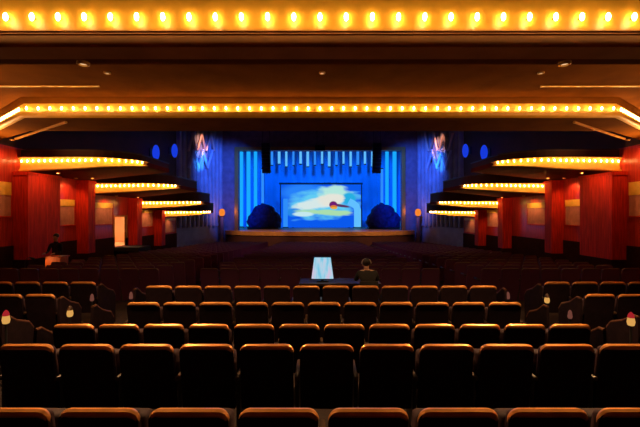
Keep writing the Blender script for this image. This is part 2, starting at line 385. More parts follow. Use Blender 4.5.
# washers added in the balcony undersides to brighten the pilasters and wall panels
WASH = [(13.35, 11.3, 2.72, 'front panel under the wing', 13.3, 75), (14.75, 10.6, 1.66, 'pilaster', 15.0, 44), (17.0, 11.4, 1.66, 'wall panel', 17.1, 75), (16.95, 10.6, 1.66, 'second pilaster', 17.9, 20),
        (20.2, 11.3, .99, 'wall panel', 20.3, 70), (21.8, 10.9, .99, 'third pilaster', 22.8, 24), (24.8, 11.3, .28, 'wall panel', 25.0, 50), (28.6, 11.3, -.27, 'last panel', 28.6, 30)]
def washer(x, y, z, tx, ty, tz, e):
    s = 1 if x > 0 else -1
    spot('added_wall_washer', (x, y, Z(z)-.05), (tx, ty, Z(tz)), e, (1, .50, .20), 120, .7, .05)
for s, side in ((-1, 'left'), (1, 'right')):
    for y, x, z, what, ty, e in WASH:
        t = thing('downlight', f'small added downlight under the {side} balconies washing the {what}, {y:.0f} metres off', 'light', (s*x, y, Z(z)), 'added wall washing downlights')
        t['label'] = f'small ceiling downlight beneath the {side} side balconies, added to light the {what}' if what != 'wall panel' else f"small ceiling downlight beneath the {'nearest' if y < 18 else 'second' if y < 22 else 'third'} {side} side balcony, added to light the wall panel"
        m = MB(); m.lathe([(.03, -.001), (.075, -.001), (.075, -.03), (.055, -.04), (.055, -.012), (.03, -.01)], 16); m.build('housing', M_GOLDTRIM, t, True)
        m = MB(); m.lathe([(.045, -.020), (.045, -.014)], 16); m.build('lens', M_LENS, t)
        washer(s*x, y, z, s*(W-.2), ty, z-1.0, e)

# ------------------------------------------------------------------ hall end: splayed fluted walls, proscenium
XO = 8.3
A, B = Vector((W, 30.4)), Vector((9.9, 37.0)); dv = (B-A).normalized(); nv = Vector((-dv.y, dv.x))   # nv points into the hall
if nv.x > 0: nv = -nv
for s, nm in ((-1, 'wall_splay_left'), (1, 'wall_splay_right')):
    m = MB(); m.prism([tuple(A), tuple(B), tuple(B-nv*.3), tuple(A-nv*.3)], zf, zc)
    k = 0; Lw = (B-A).length
    while .3+k*.62 < Lw-.2:
        p = A+dv*(.3+k*.62)+nv*.02; m.tube([(p.x, p.y, Z(-1.2)), (p.x, p.y, Z(8.8))], .2, 10); k += 1
    if s < 0: m.mirror()
    struct(nm, m, M_SPLAY, True)
m = MB()
for s in (-1, 1): m.box(min(s*XO, s*12.6), max(s*XO, s*12.6), 37.0, 37.6, zf, zc)
m.box(-XO, XO, 37.0, 37.6, Z(6.4), zc); struct('wall_proscenium', m, M_PROSC)
m = MB()
for s in (-1, 1):
    m.box(min(s*XO, s*(XO+.35)), max(s*XO, s*(XO+.35)), 36.85, 37.0, Z(-1.66), Z(6.75))
m.box(-XO, XO, 36.85, 37.0, Z(6.4), Z(6.75)); struct('trim_3', m, M_GOLDTRIM)
# stage house
m = MB(); m.box(-12.6, -12.3, 37.6, 46.5, zf, zc); m.box(12.3, 12.6, 37.6, 46.5, zf, zc); m.box(-12.6, 12.6, 46.2, 46.5, zf, zc); struct('wall_stage', m, M_MATTBLACK)
# stage floor with bowed apron
arc = [(9.4*math.sin(a), 36.6-3.3*math.cos(a)) for a in [PI*(k/24-.5)*.92 for k in range(25)]]
pl = [(-9.6, 37.0)]+[(x, y) for x, y in arc]+[(9.6, 37.0), (12.3, 37.6), (12.3, 46.2), (-12.3, 46.2), (-12.3, 37.6)]
pl = [(-9.6, 36.99)]+arc+[(9.6, 36.99), (8.29, 36.99), (8.29, 37.61), (12.29, 37.61), (12.29, 46.19), (-12.29, 46.19), (-12.29, 37.61), (-8.29, 37.61), (-8.29, 36.99)]
t = thing('stage', 'bowed wooden stage with warm lit front edge below the blue backdrop', 'stage', (0, 0, 0))
m = MB(); m.prism(pl, Z(-3.6), Z(-1.68)); m.build('platform', M_WOODSTAGE, t)
m = MB(); m.sweep(list(reversed(arc)), [(0, Z(-2.08)), (.04, Z(-2.08)), (.04, Z(-3.6)), (0, Z(-3.6))]); m.build('front_panel', M_HALL, t)
m = MB(); m.sweep(list(reversed(arc)), [(0, Z(-1.685)), (.12, Z(-1.685)), (.12, Z(-2.05)), (.06, Z(-2.07)), (.06, Z(-2.08)), (0, Z(-2.08))]); m.build('front_edge', M_STAGEFRONT, t)
m = MB()

# blue backdrop cloth, pleated
m = MB(); prof = []
N = 120
vs = []; fs = []
for i in range(N+1):
    x = -11.5+23*i/N; y = 45.0+.12*math.sin(i*1.15)
    vs += [(x, y, Z(-1.66)), (x, y, Z(8.6)), (x, y+.05, Z(8.6)), (x, y+.05, Z(-1.66))]
for i in range(N):
    a = 4*i; b = a+4
    for j in range(4): fs.append((a+j, a+(j+1) % 4, b+(j+1) % 4, b+j))
m.add(vs, fs); tag(m.build('backdrop_curtain', M_BLUECLOTH, None, True), 'wide pleated blue curtain hung across the back of the stage', 'curtain')
# tall light tubes
def lightbar(x, y, z0, z1, r, mtl, label, group):
    t = thing('light_tube', label, 'stage light', (x, y, Z(z0)), group)
    m = MB(); m.tube([(0, 0, .06), (0, 0, z1-z0-.06)], r, 12); m.build('tube', mtl, t, True)
    m = MB(); m.lathe([(r*.8, 0), (r*1.15, .0), (r*1.15, .10), (r*.8, .10)], 12); m.build('cap', M_BLACK, t)
    m = MB(); m.lathe([(r*.8, z1-z0-.1), (r*1.15, z1-z0-.1), (r*1.15, z1-z0), (r*.8, z1-z0)], 12); m.build('cap', M_BLACK, t)
DB = 44.2
for s, side, pxs in ((-1, 'left', (241.5, 248.5, 255.5)), (1, 'right', (402, 394.5, 387))):
    for i, px in enumerate(pxs):
        lightbar((px-320)*DB/F, DB, -1.66, 7.6, .21 if i != 1 else .24, M_TUBE, f"tall glowing cyan column at stage {side}, {['outermost','middle','innermost'][i]} of three", 'tall cyan light columns')
    lightbar(((262.5 if s < 0 else 382)-320)*DB/F, DB+.1, -1.66, 5.5, .16, M_TUBE2, f'slender dimmer blue column at stage {side}, beside the three bright columns', 'slender blue columns')
# short hanging tubes along the top
xs = [272+7.15*i for i in range(15)]
for i, px in enumerate(xs):
    w = 'middle one' if i == 7 else (f'{ordinal(i+1)} from the left end' if i < 7 else f'{ordinal(15-i)} from the right end')
    z0 = (213.5-166+1.5*math.sin(i*2.1))*43.6/F
    lightbar((px-320)*43.6/F, 43.6, z0, 8.2, .14+.02*math.sin(i*1.7), M_TUBE3 if i % 3 else M_TUBE2, f'short hanging light tube above the screen, {w}', 'hanging tubes above the screen')

# ------------------------------------------------------------------ projection screen
def screen_mat():
    mm = bpy.data.materials.new('projected_sky_picture'); mm.use_nodes = True; nt = mm.node_tree; nt.nodes.clear(); Ln = nt.links.new
    tc = nt.nodes.new('ShaderNodeTexCoord'); sep = nt.nodes.new('ShaderNodeSeparateXYZ'); Ln(tc.outputs['Object'], sep.inputs[0])
    def mth(op, a, b=None, clamp=False):
        n = nt.nodes.new('ShaderNodeMath'); n.operation = op; n.use_clamp = clamp
        for k, v in enumerate((a, b)):
            if v is None: continue
            if isinstance(v, (int, float)): n.inputs[k].default_value = v
            else: Ln(v, n.inputs[k])
        return n.outputs[0]
    def blob(cx, cz, rx, rz, soft=.6, rot=0., wob=None):
        x = mth('SUBTRACT', sep.outputs[0], cx); z = mth('SUBTRACT', sep.outputs[2], cz)
        c, sn = math.cos(rot), math.sin(rot)
        x2 = mth('ADD', mth('MULTIPLY', x, c), mth('MULTIPLY', z, sn)); z2 = mth('SUBTRACT', mth('MULTIPLY', z, c), mth('MULTIPLY', x, sn))
        q = mth('ADD', mth('POWER', mth('ABSOLUTE', mth('DIVIDE', x2, rx)), 2.), mth('POWER', mth('ABSOLUTE', mth('DIVIDE', z2, rz)), 2.))
        if wob is not None: q = mth('ADD', q, wob)
        return mth('DIVIDE', mth('SUBTRACT', 1.0+soft*.5, q), soft, True)
    nz = nt.nodes.new('ShaderNodeTexNoise'); nz.inputs['Scale'].default_value = 1.0; nz.inputs['Detail'].default_value = 4
    mp = nt.nodes.new('ShaderNodeMapping'); mp.inputs['Scale'].default_value = (.5, 1, 1.6); mp.inputs['Rotation'].default_value = (0, .22, 0); Ln(tc.outputs['Object'], mp.inputs[0]); Ln(mp.outputs[0], nz.inputs['Vector'])
    wob = mth('MULTIPLY', mth('SUBTRACT', nz.outputs['Fac'], .5), 2.6)
    cur = None
    def over(col, fac):
        nonlocal cur
        mx = nt.nodes.new('ShaderNodeMix'); mx.data_type = 'RGBA'
        if cur is None: mx.inputs[6].default_value = (*base, 1)
        else: Ln(cur, mx.inputs[6])
        mx.inputs[7].default_value = (*col, 1); Ln(fac, mx.inputs[0]); cur = mx.outputs[2]
    base = (.003, .10, .85)
    over((.02, .22, .95), blob(-2.0, 1.6, 2.6, 1.0, 1.0))
    over((.12, .60, .90), blob(.2, .3, 4.0, 1.7, .9, .12, wob))
    over((.45, .80, .72), blob(1.6, 1.5, 1.9, .9, .8, 0, wob))
    over((.02, .42, .75), blob(3.3, .9, .8, .7, .7))
    over((.66, .80, .80), blob(-.4, .25, 2.8, .62, .8, .16, wob))
    over((.78, .78, .70), blob(1.2, .7, 1.5, .75, .8, 0, wob))
    over((.02, .25, .80), blob(-3.2, -.75, .9, .5, .8))
    over((.40, .72, .42), blob(.6, -.75, 3.2, .33, .7, -.05, wob))
    over((.55, .80, .85), blob(-2.1, -.95, 1.2, .28, .7))
    over((.10, .04, .13), blob(2.3, .05, 1.1, .16, .6, -.15))
    over((.16, .01, .16), blob(1.45, .15, .48, .42, .4))
    over((.75, .20, .04), blob(1.5, -.12, .42, .22, .5))
    over((.80, .42, .05), blob(1.55, -.25, .36, .13, .5))
    e = nt.nodes.new('ShaderNodeEmission'); e.inputs['Strength'].default_value = 1.0; o = nt.nodes.new('ShaderNodeOutputMaterial')
    Ln(cur, e.inputs['Color']); Ln(e.outputs[0], o.inputs[0]); return mm
SD = 43.0; zs0, zs1 = (213.5-227.6)*SD/F, (213.5-184.5)*SD/F
sxc = (321-320)*SD/F; sw = 40*SD/F
t = thing('projection_screen', 'large screen showing pale clouds on blue in the middle of the stage', 'screen', (sxc, SD, Z((zs0+zs1)/2)))
hh = (zs1-zs0)/2
m = MB(); m.box(-sw, sw, 0, .03, -hh, hh); m.build('picture', screen_mat(), t)
m = MB()
m.box(-sw-.2, sw+.2, -.05, .12, hh, hh+.22); m.box(-sw-.12, -sw, -.05, .12, -hh, hh); m.box(sw, sw+.12, -.05, .12, -hh, hh); m.box(-sw, sw, -.05, .12, -hh-.01, -hh+.0)
m.build('frame', mat('navy_frame', (.01, .02, .08), .5), t)
m = MB()
for x in (-sw*.7, sw*.7): m.box(x-.1, x+.1, .03, .2, -hh-.01, hh*.6); m.box(x-.1, x+.1, -.3, .9, -hh-.01, -hh+.04)
m.build('stand', M_BLACK, t)
for s, side, px, r in ((-1, 'left', 285.5, .26), (1, 'right', 357.5, .40)):
    d = 42.2
    t = thing('light_tube', f'pale glowing column with bent top beside the {side} edge of the screen', 'stage light', ((px-320)*d/F, d, Z(-1.68)), 'pale columns beside the screen')
    top = 2.9 if s > 0 else 3.4
    m = MB(); m.tube([(0, 0, .12), (0, 0, top*.72), (-s*.12, 0, top*.86), (-s*.5, 0, top*.97), (-s*1.0, 0, top*1.06)] if s > 0 else [(0, 0, .12), (0, 0, top)], r, 12); m.build('tube', M_TUBE3 if s > 0 else M_TUBE2, t, True)
    m = MB(); m.lathe([(r*.5, 0), (r*1.4, 0), (r*1.3, .1), (r, .12)], 16); m.build('base', M_BLACK, t, True)

# dark rounded scenery masses
M_SCEN = mat('dark_scenery', (.02, .03, .20), .85, var=.4, scale=3, bump=.6)
for s, side, px in ((-1, 'left', 264), (1, 'right', 383)):
    d = 40.5
    t = thing('scenery_mound', f'dark rounded scenery mound on the {side} half of the stage beside the screen', 'scenery', ((px-320)*d/F, d, Z(-1.68)), 'dark scenery mounds')
    bm = bmesh.new(); rnd = random.Random(11+s)
    for (cx, cz, rx, rz) in ((-1.0, .8, .9, 1.0), (0, 1.25, 1.1, 1.55), (1.0, .8, .95, 1.1), (.5, 1.6, .8, 1.0), (-.6, 1.5, .8, 1.1)):
        r = bmesh.ops.create_icosphere(bm, subdivisions=3, radius=1)
        for v in r['verts']:
            nn = 1+.09*math.sin(9*v.co.x+3*cx)*math.cos(8*v.co.z+cz)+.05*rnd.uniform(-1, 1)
            v.co = Vector((cx+v.co.x*rx*nn, v.co.y*.8*nn, max(.0, cz+v.co.z*rz*nn)))
    me = bpy.data.meshes.new('foliage'); bm.to_mesh(me); bm.free(); me.materials.append(M_SCEN)
    link('body', me, t)
    m = MB(); m.rbox(-1.7, 1.7, -.9, .9, 0, .18, .03); m.build('base', M_BLACK, t)

# line-array loudspeakers hanging before the proscenium
for s, side, px in ((-1, 'left', 266), (1, 'right', 377)):
    d = 36.0; x = (px-320)*d/F
    t = thing('line_array', f'black curved column of loudspeakers hanging at the {side} of the stage opening', 'loudspeaker', (x, d, Z(6.9)), 'hanging loudspeaker columns')
    for k in range(8):
        a = math.radians(2+k*3.2); y = .5*(k/8)**2
        m = MB(); m.rbox(-.42, .42, -.25, .3, -.17, .17, .03, M=Matrix.Translation((0, y, -.2-k*.35)) @ Matrix.Rotation(a, 4, 'X')); m.build('cabinet', M_BLACK, t)
    m = MB(); m.box(-.4, .4, -.2, .25, -.03, .05)
    for xx in (-.35, .35): m.tube([(xx, 0, .05), (xx, 0, 2.09)], .02, 6)
    m.build('hanger', M_BLACK, t)
d = 36.0
t = thing('centre_loudspeaker', 'small black loudspeaker cluster hung over the middle of the stage opening', 'loudspeaker', (-.0*d/F, d, Z(6.5)))
m = MB(); m.rbox(-.5, .5, -.2, .3, -.3, .25, .04); m.build('cabinet', M_BLACK, t)
m = MB(); m.tube([(-.3, 0, .2), (-.3, 0, 2.49)], .02, 6); m.tube([(.3, 0, .2), (.3, 0, 2.49)], .02, 6); m.build('hanger', M_BLACK, t)

# ornamental zig-zag grilles on the splayed walls
def on_splay(px, y, s, out=.35):
    # point of the splayed wall seen at an image column, pushed off the wall into the hall
    r = abs(px-320)/F; A2 = A+nv*out; tt = (r*A2.y-A2.x)/(dv.x-r*dv.y); p = A2+dv*tt
    return Vector((s*p.x, p.y, Z((213.5-y)*p.y/F)))
M_ORN = mat('ornament_gilt', (.75, .50, .42), .4, .3)
for s, side in ((-1, 'left'), (1, 'right')):
    cx = 320+s*119
    p0 = on_splay(cx, 165, s); t = thing('ornamental_grille', f'slanted gilt zigzag ornament high on the {side} fluted wall beside the stage', 'ornament', (0, 0, 0), 'gilt wall ornaments')
    for k in range(6):
        xa = cx+s*(-12+4.6*k); dx = 3.0 if k % 2 else -2.2
        a = on_splay(xa+dx, 133, s); b = on_splay(xa-dx*.6, 151, s)
        m = MB(); m.tube([a, b], .11, 8); m.build('upper_bar', M_ORN, t, True)
    for k in range(5):
        xa = cx+s*(-9+4.6*k); dx = -2.6 if k % 2 else 2.6
        a = on_splay(xa+dx, 150, s); b = on_splay(xa-dx, 168, s)
        m = MB(); m.tube([a, b], .12, 8); m.build('lower_bar', mat('ornament_silver', (.55, .60, .75), .4, .2), t, True)
    spot('ornament_lamp', (s*8.2, 30.5, Z(8.6)), p0+Vector((0, 0, 1.9)), 1300, (1, .45, .30), 26, .8)
    spot('ornament_lamp', (s*7.6, 31.5, Z(1.0)), p0+Vector((0, 0, .2)), 4200, (.03, .30, 1), 20, .7)

# blue wall lamps above the side balconies
for s, side in ((-1, 'left'), (1, 'right')):
    for d, z, w, e in ((25.7, 4.3, 'nearer of two', 1.), (29.0, 5.0, 'farther of two', 1.)):
        t = thing('wall_lamp', f'blue glowing wall lamp high above the {side} balconies, {w}', 'lamp', (s*W, d, Z(z)), 'blue wall lamps')
        m = MB(); m.ell((-s*.42, 0, 0), (.24, .24, .55), 14, 10); m.build('globe', M_BLUELAMP, t, True)
        m = MB(); m.rbox(min(0, -s*.08), max(0, -s*.08), -.15, .15, -.3, .3, .02); m.tube([(-s*.05, 0, -.1), (-s*.42, 0, -.58)], .03, 8); m.build('bracket', M_BLACK, t)
        point('blue_wall_lamp_light', (s*(W-.9), d, Z(z)), 4, (.03, .10, 1), .3)
# amber lamps low beside the stage
for s, side in ((-1, 'left'), (1, 'right')):
    d = 35.4; x = s*98*d/F
    fz = floor_rel(d)
    t = thing('pedestal_lamp', f'amber glowing lamp on a pedestal at the {side} end of the stage', 'lamp', (x, d, Z(fz)), 'amber pedestal lamps')
    hgt = (213.5-216)*d/F-fz
    m = MB(); m.lathe([(.32, 0), (.32, .15), (.2, .25), (.18, hgt-.1), (.28, hgt)], 16); m.build('pedestal', M_PROSC, t, True)
    m = MB(); m.lathe([(.12, hgt), (.26, hgt+.12), (.29, hgt+.38), (.22, hgt+.62), (.1, hgt+.7)], 16); m.build('lamp_shade', M_WARMLAMP, t, True)
    point('amber_lamp_light', (x-s*.2, d-.6, Z(fz)+hgt+.5), 25, (1, .40, .15), .2)

# ------------------------------------------------------------------ theatre seats
def outline(w, z0, z1, r, n=6):
    h = w/2; pts = [(-h, z0), (-h, z1-r)]
    pts += [(-h+r-r*math.cos(a), z1-r+r*math.sin(a)) for a in [PI/2*k/n for k in range(1, n+1)]]
    pts += [(h-r+r*math.sin(a), z1-r+r*math.cos(a)) for a in [PI/2*k/n for k in range(0, n+1)]]
    return pts+[(h, z0)]
REC = .16
def lean(z): return -(z-.4)*REC      # the back leans towards the rear as it rises
def panel(mb, w, z0, z1, r, ya, yb, mi=0, crown=0.):
    o = outline(w, z0, z1, r); n = len(o)
    vs = [(x, lean(z)+ya, z) for x, z in o]+[(x, lean(z)+yb, z) for x, z in o]
    mb.add(vs, [tuple(range(n)), tuple(range(2*n-1, n-1, -1))]+[(i, n+i, n+(i+1) % n, (i+1) % n) for i in range(n)], mi)
PW = .55
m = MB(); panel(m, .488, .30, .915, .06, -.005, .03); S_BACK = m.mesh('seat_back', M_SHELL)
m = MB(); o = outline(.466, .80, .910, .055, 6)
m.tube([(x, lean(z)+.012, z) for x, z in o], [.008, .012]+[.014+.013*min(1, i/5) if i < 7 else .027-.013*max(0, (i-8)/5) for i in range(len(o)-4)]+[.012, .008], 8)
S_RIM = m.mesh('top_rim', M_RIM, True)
m = MB()
m.rbox(-.215, .215, .03, .11, .40, .895, .035, 3)
m.v = [(x, y+lean(z), z) for x, y, z in m.v]; S_CUSH = m.mesh('back_cushion', M_VELVET, True)
m = MB(); m.rbox(-.22, .22, .12, .25, .40, .80, .04, 3); m.v = [(x, y+lean(z)*.5, z) for x, y, z in m.v]; S_SEAT = m.mesh('seat_cushion', M_VELVET, True)
m = MB(); m.rbox(-.020, .020, -.06, .36, .585, .63, .014, 2); S_ARM = m.mesh('armrest', M_ARM, True)
m = MB(); m.rbox(-.018, .018, .0, .28, .10, .585, .01, 1); m.box(-.02, .02, -.02, .32, 0, .035); m.box(-.02, .02, .1, .2, .03, .12); S_LEG = m.mesh('stanchion', M_BLACK)
# a far seat, one mesh: shell, rim, cushion, arm
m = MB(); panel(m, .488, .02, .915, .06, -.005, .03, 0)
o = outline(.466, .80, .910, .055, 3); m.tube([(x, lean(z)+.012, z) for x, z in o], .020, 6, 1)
k0 = len(m.v); m.rbox(-.215, .215, .03, .11, .40, .90, .03, 2, mi=2); m.v[k0:] = [(x, y+lean(z), z) for x, y, z in m.v[k0:]]
m.rbox(-.295, -.255, -.05, .34, .585, .63, .012, 1, mi=3)
FARMB = m
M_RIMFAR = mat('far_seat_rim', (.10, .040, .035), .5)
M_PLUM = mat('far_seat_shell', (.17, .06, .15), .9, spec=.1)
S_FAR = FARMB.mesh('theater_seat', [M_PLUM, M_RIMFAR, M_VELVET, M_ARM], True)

nseats = 0
def seat(x, d, label, group):
    global nseats; nseats += 1
    t = thing('theater_seat', label, 'seat', (x, d, Z(floor_rel(d))), group)
    for nm, me, lx in (('seat_back', S_BACK, 0), ('top_rim', S_RIM, 0), ('back_cushion', S_CUSH, 0), ('seat_cushion', S_SEAT, 0), ('armrest', S_ARM, -PW/2), ('stanchion', S_LEG, -PW/2)):
        link(nm, me, t, (lx, 0, 0))
    return t
def endarm(t):
    link('armrest', S_ARM, t, (PW/2, 0, 0)); link('stanchion', S_LEG, t, (PW/2, 0, 0))
ROWS = [(2.3, 12), (3.4, 11), (4.5, 12), (5.6, 11), (6.85, 12)]
ROWN = ['nearest row', 'second row', 'third row', 'fourth row', 'fifth row']
for ri, (d, n) in enumerate(ROWS):
    off = .02 if n % 2 == 0 else .06
    for i in range(n):
        q = i-(n-1)/2
        if n % 2 and q == 0: w = 'middle seat'
        else: k = math.ceil(abs(q)); w = f"{ordinal(k)} seat {'left' if q < 0 else 'right'} of the middle"
        t = seat(off+q*PW, d+.028*abs(q)*0, f'dark theatre seat with gold-lit edge, {ROWN[ri]}, {w}', f'central seats in the {ROWN[ri]}')
        if i == n-1: endarm(t)
for s, side in ((-1, 'left'), (1, 'right')):
    for ri, (d, n) in enumerate([(5.05, 4), (6.15, 6), (7.25, 8)]):
        for i in range(n):
            x = s*(4.68+i*PW)
            t = seat(x, d, f"dark seat of the {['nearest','middle','farthest'][ri]} {side} side row, {ordinal(i+1)} from the aisle", f'{side} side block seats')
            if (s > 0 and i == n-1) or (s < 0 and i == 0): endarm(t)
# beyond the cross aisle
far_rest = MB()
def far_seat(x, d, label, group):
    global nseats; nseats += 1
    o = link('theater_seat', S_FAR, None, (x, d, Z(floor_rel(d)))); tag(o, label, 'seat', group)
r = 0; d = 10.0
while d < 31:
    for blk, x0, n in (('left', -8.5, 8), ('centre', -(11 if r % 2 else 12)*PW/2+PW/2, 11 if r % 2 else 12), ('right', 8.5-7*PW, 8)):
        for i in range(n):
            x = x0+i*PW
            if r < 7 or (r == 7 and blk == 'centre'):
                fromleft = i if blk != 'left' else n-1-i
                where = f"{ordinal(i+1)} from its left end" if blk == 'centre' else f"{ordinal(fromleft+1)} from the aisle"
                far_seat(x, d, f'plum seat beyond the cross aisle, {blk} block, {ordinal(r+1)} row, {where}', f'{blk} block seats beyond the cross aisle')
            else:
                k = len(far_rest.v); z = Z(floor_rel(d))
                far_rest.v += [(a+x, b+d, c+z) for a, b, c in FARMB.v]; far_rest.f += [tuple(j+k for j in f) for f in FARMB.f]; far_rest.mi += FARMB.mi
    r += 1; d += .95
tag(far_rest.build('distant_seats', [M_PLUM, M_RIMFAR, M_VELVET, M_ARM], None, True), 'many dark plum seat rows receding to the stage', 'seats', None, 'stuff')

# row-end panels with aisle lamps
def endpanel(x, d, label, lamp, lampz, lh):
    fz = floor_rel(d)
    t = thing('row_end_panel', f'dark curved end panel of the {label}', 'seat end', (x, d, Z(fz)), 'row end panels')
    o = [(-.06, 0), (.42, 0), (.44, .55), (.36, .66), (.15, .74), (-.02, .86), (-.10, .86), (-.12, .6)]
    m = MB(); n = len(o); m.add([(-.02, a, b) for a, b in o]+[(.02, a, b) for a, b in o], [tuple(range(n)), tuple(range(2*n-1, n-1, -1))]+[(i, n+i, n+(i+1) % n, (i+1) % n) for i in range(n)]); m.build('panel', M_SHELL, t)
    m = MB(); m.tube([(0, a, b+.01) for a, b in o[2:7]], .022, 8); m.build('arm_top', mat('arm_varnish', (.10, .04, .02), .6, spec=.1), t, True)
def aislelamp(px, y, d, label, style):
    x = (px-320)*d/F; z = (213.5-y)*d/F
    t = thing('aisle_lamp', f'{label}', 'lamp', (x, d, Z(z)), 'aisle lamps')
    k = .85 if style != 'dim' else .65
    m = MB(); m.lathe([(.022*k, -.09*k), (.045*k, -.08*k), (.055*k, -.03*k), (.045*k, .03*k), (.025*k, .05*k)], 12); m.build('glass', M_AISLE if style != 'dim' else M_AISLE_DIM, t, True)
    m = MB(); m.lathe([(.042*k, .035*k), (.046*k, .06*k), (.03*k, .10*k), (.008*k, .125*k)], 12); m.build('lamp_cap', M_AISLE_RED if style == 'red' else (M_AISLE_DIM if style == 'dim' else M_ARM), t, True)
    fz = Z(floor_rel(d))-Z(z)
    m = MB(); m.lathe([(.06, fz), (.06, fz+.02), (.014, fz+.04), (.014, -.10*k), (.04*k, -.09*k)], 10); m.build('post', M_BLACK, t, True)
    if style != 'dim': point('aisle_lamp_light', (x, d-.12, Z(z)+.02), .5, (1, .45, .15), .04)
for s, side in ((-1, 'left'), (1, 'right')):
    for d, nm in ((5.05, 'nearest'), (6.15, 'middle'), (7.25, 'farthest')): endpanel(s*4.335, d, f'{nm} side row, {side} aisle', None, 0, 0)
    for d, nm in ((4.5, 'third'), (5.6, 'fourth'), (6.85, 'fifth')):
        endpanel(s*3.44, d, f'{nm} central row, {side} aisle', None, 0, 0)
aislelamp(6, 318, 4.85, 'yellow aisle lamp with red cap at the left edge, nearest on that side', 'red')
aislelamp(631, 320, 4.85, 'yellow aisle lamp with red cap at the right edge, nearest on that side', 'red')
aislelamp(70, 312, 5.85, 'orange aisle lamp at the left aisle, second nearest on that side', 'amber')
aislelamp(570, 315, 5.85, 'pinkish aisle lamp at the right aisle, second nearest on that side', 'dim')
aislelamp(92, 298, 6.9, 'faint reddish aisle lamp of the left aisle, beside the farthest side row', 'dim')
aislelamp(547, 299, 6.9, 'small orange aisle lamp of the right aisle, beside the farthest side row', 'amber')
aislelamp(131, 296, 6.95, 'pale pink aisle lamp at the left end of the fifth central row', 'dim')
aislelamp(508, 296, 6.95, 'pale pink aisle lamp at the right end of the fifth central row', 'dim')

# ------------------------------------------------------------------ people
def person(name, label, loc, joints, edges, skinz, hair, rz=0, parts=None):
    """joints: {name: (x, y, z, r)}; one continuous skinned body"""
    keys = list(joints); me = bpy.data.meshes.new('tmp_body')
    me.from_pydata([joints[k][:3] for k in keys], [(keys.index(a), keys.index(b)) for a, b in edges], [])
    o = bpy.data.objects.new('tmp_body', me); C.objects.link(o)
    o.modifiers.new('skin', 'SKIN'); sv = me.skin_vertices[0].data
    for i, k in enumerate(keys):
        rr = joints[k][3]; sv[i].radius = rr if isinstance(rr, tuple) else (rr, rr); sv[i].use_root = (k == 'pelvis')
    ss = o.modifiers.new('sub', 'SUBSURF'); ss.levels = 2; ss.render_levels = 2
    dg = bpy.context.evaluated_depsgraph_get(); bm = bpy.data.meshes.new_from_object(o.evaluated_get(dg))
    bpy.data.objects.remove(o)
    bm.name = 'person_body'; bm.materials.clear(); bm.materials.append(M_COAT); bm.materials.append(M_SKIN)
    for p in bm.polygons:
        p.use_smooth = True; p.material_index = 1 if skinz(p.center) else 0
    t = thing('person', label, 'person', loc, None, rz)
    link('body', bm, t); hair(t)
    return t
def hand(j, e, side, w, fwd, down, thumb):
    """adds palm and five fingers from wrist point w; fwd = finger direction"""
    f = Vector(fwd).normalized(); th = Vector(thumb).normalized(); dn = Vector(down).normalized()
    p = Vector(w)+f*.075; j[side+'palm'] = (*p, (.040, .022)); e.append((side+'wrist', side+'palm'))
    for k, ln in enumerate((.070, .080, .074, .058)):
        base = p+f*.02+th*(.027-.018*k); a = base+f*ln*.5+dn*.004; b = base+f*ln*.92+dn*.022
        j[f'{side}f{k}a'] = (*base, .0095); j[f'{side}f{k}b'] = (*a, .0085); j[f'{side}f{k}c'] = (*b, .007)
        e += [(side+'palm', f'{side}f{k}a'), (f'{side}f{k}a', f'{side}f{k}b'), (f'{side}f{k}b', f'{side}f{k}c')]
    a = p-f*.035+th*.035; b = a+f*.035+th*.02
    j[side+'ta'] = (*a, .011); j[side+'tb'] = (*b, .009); e += [(side+'palm', side+'ta'), (side+'ta', side+'tb')]

# usher standing at the small stand by the left wall, facing the room
ud = 13.4; ux_ = (56-320)*ud/F; uz = floor_rel(ud)
J = {'pelvis': (0, 0, .96, (.15, .11)), 'waist': (0, 0, 1.12, (.135, .10)), 'chest': (0, 0, 1.34, (.17, .115)), 'neckb': (0, 0, 1.50, (.075, .07)), 'neck': (0, .01, 1.56, .055), 'jaw': (0, .02, 1.63, (.07, .08)), 'head': (0, .015, 1.70, (.078, .095)), 'crown': (0, 0, 1.765, (.06, .075))}
E = [('pelvis', 'waist'), ('waist', 'chest'), ('chest', 'neckb'), ('neckb', 'neck'), ('neck', 'jaw'), ('jaw', 'head'), ('head', 'crown')]
for sd, sx in (('l', -1), ('r', 1)):
    J.update({sd+'hip': (sx*.10, 0, .90, .095), sd+'knee': (sx*.11, .01, .50, .062), sd+'ankle': (sx*.115, -.02, .09, .045), sd+'heel': (sx*.115, -.03, .045, .042), sd+'toe': (sx*.125, .15, .035, .035),
              sd+'shoulder': (sx*.19, 0, 1.44, .065), sd+'elbow': (sx*.25, .06, 1.16, .045), sd+'wrist': (sx*.17, .30, 1.13, .028)})
    E += [('pelvis', sd+'hip'), (sd+'hip', sd+'knee'), (sd+'knee', sd+'ankle'), (sd+'ankle', sd+'heel'), (sd+'heel', sd+'toe'), ('chest', sd+'shoulder'), (sd+'shoulder', sd+'elbow'), (sd+'elbow', sd+'wrist')]
    hand(J, E, sd, J[sd+'wrist'][:3], (-sx*.1, 1, -.02), (0, 0, -1), (-sx, .1, 0))
def face(t, z, y0, sgn=1):
    m = MB(); m.ell((0, y0+.095, z-.02), (.013, .022, .022), 8, 6); m.build('nose', M_SKIN, t, True)
    for sx in (-1, 1):
        m = MB(); m.ell((sx*.032, y0+.085, z+.015), (.013, .010, .008), 8, 6); m.build('eye', M_WHITE, t, True)
        m = MB(); m.ell((sx*.084, y0+.0, z-.01), (.012, .022, .032), 8, 6); m.build('ear', M_SKIN, t, True)
    m = MB(); m.ell((0, y0+.088, z-.062), (.026, .010, .007), 8, 6); m.build('mouth', mat('lips', (.35, .10, .09), .5), t, True)
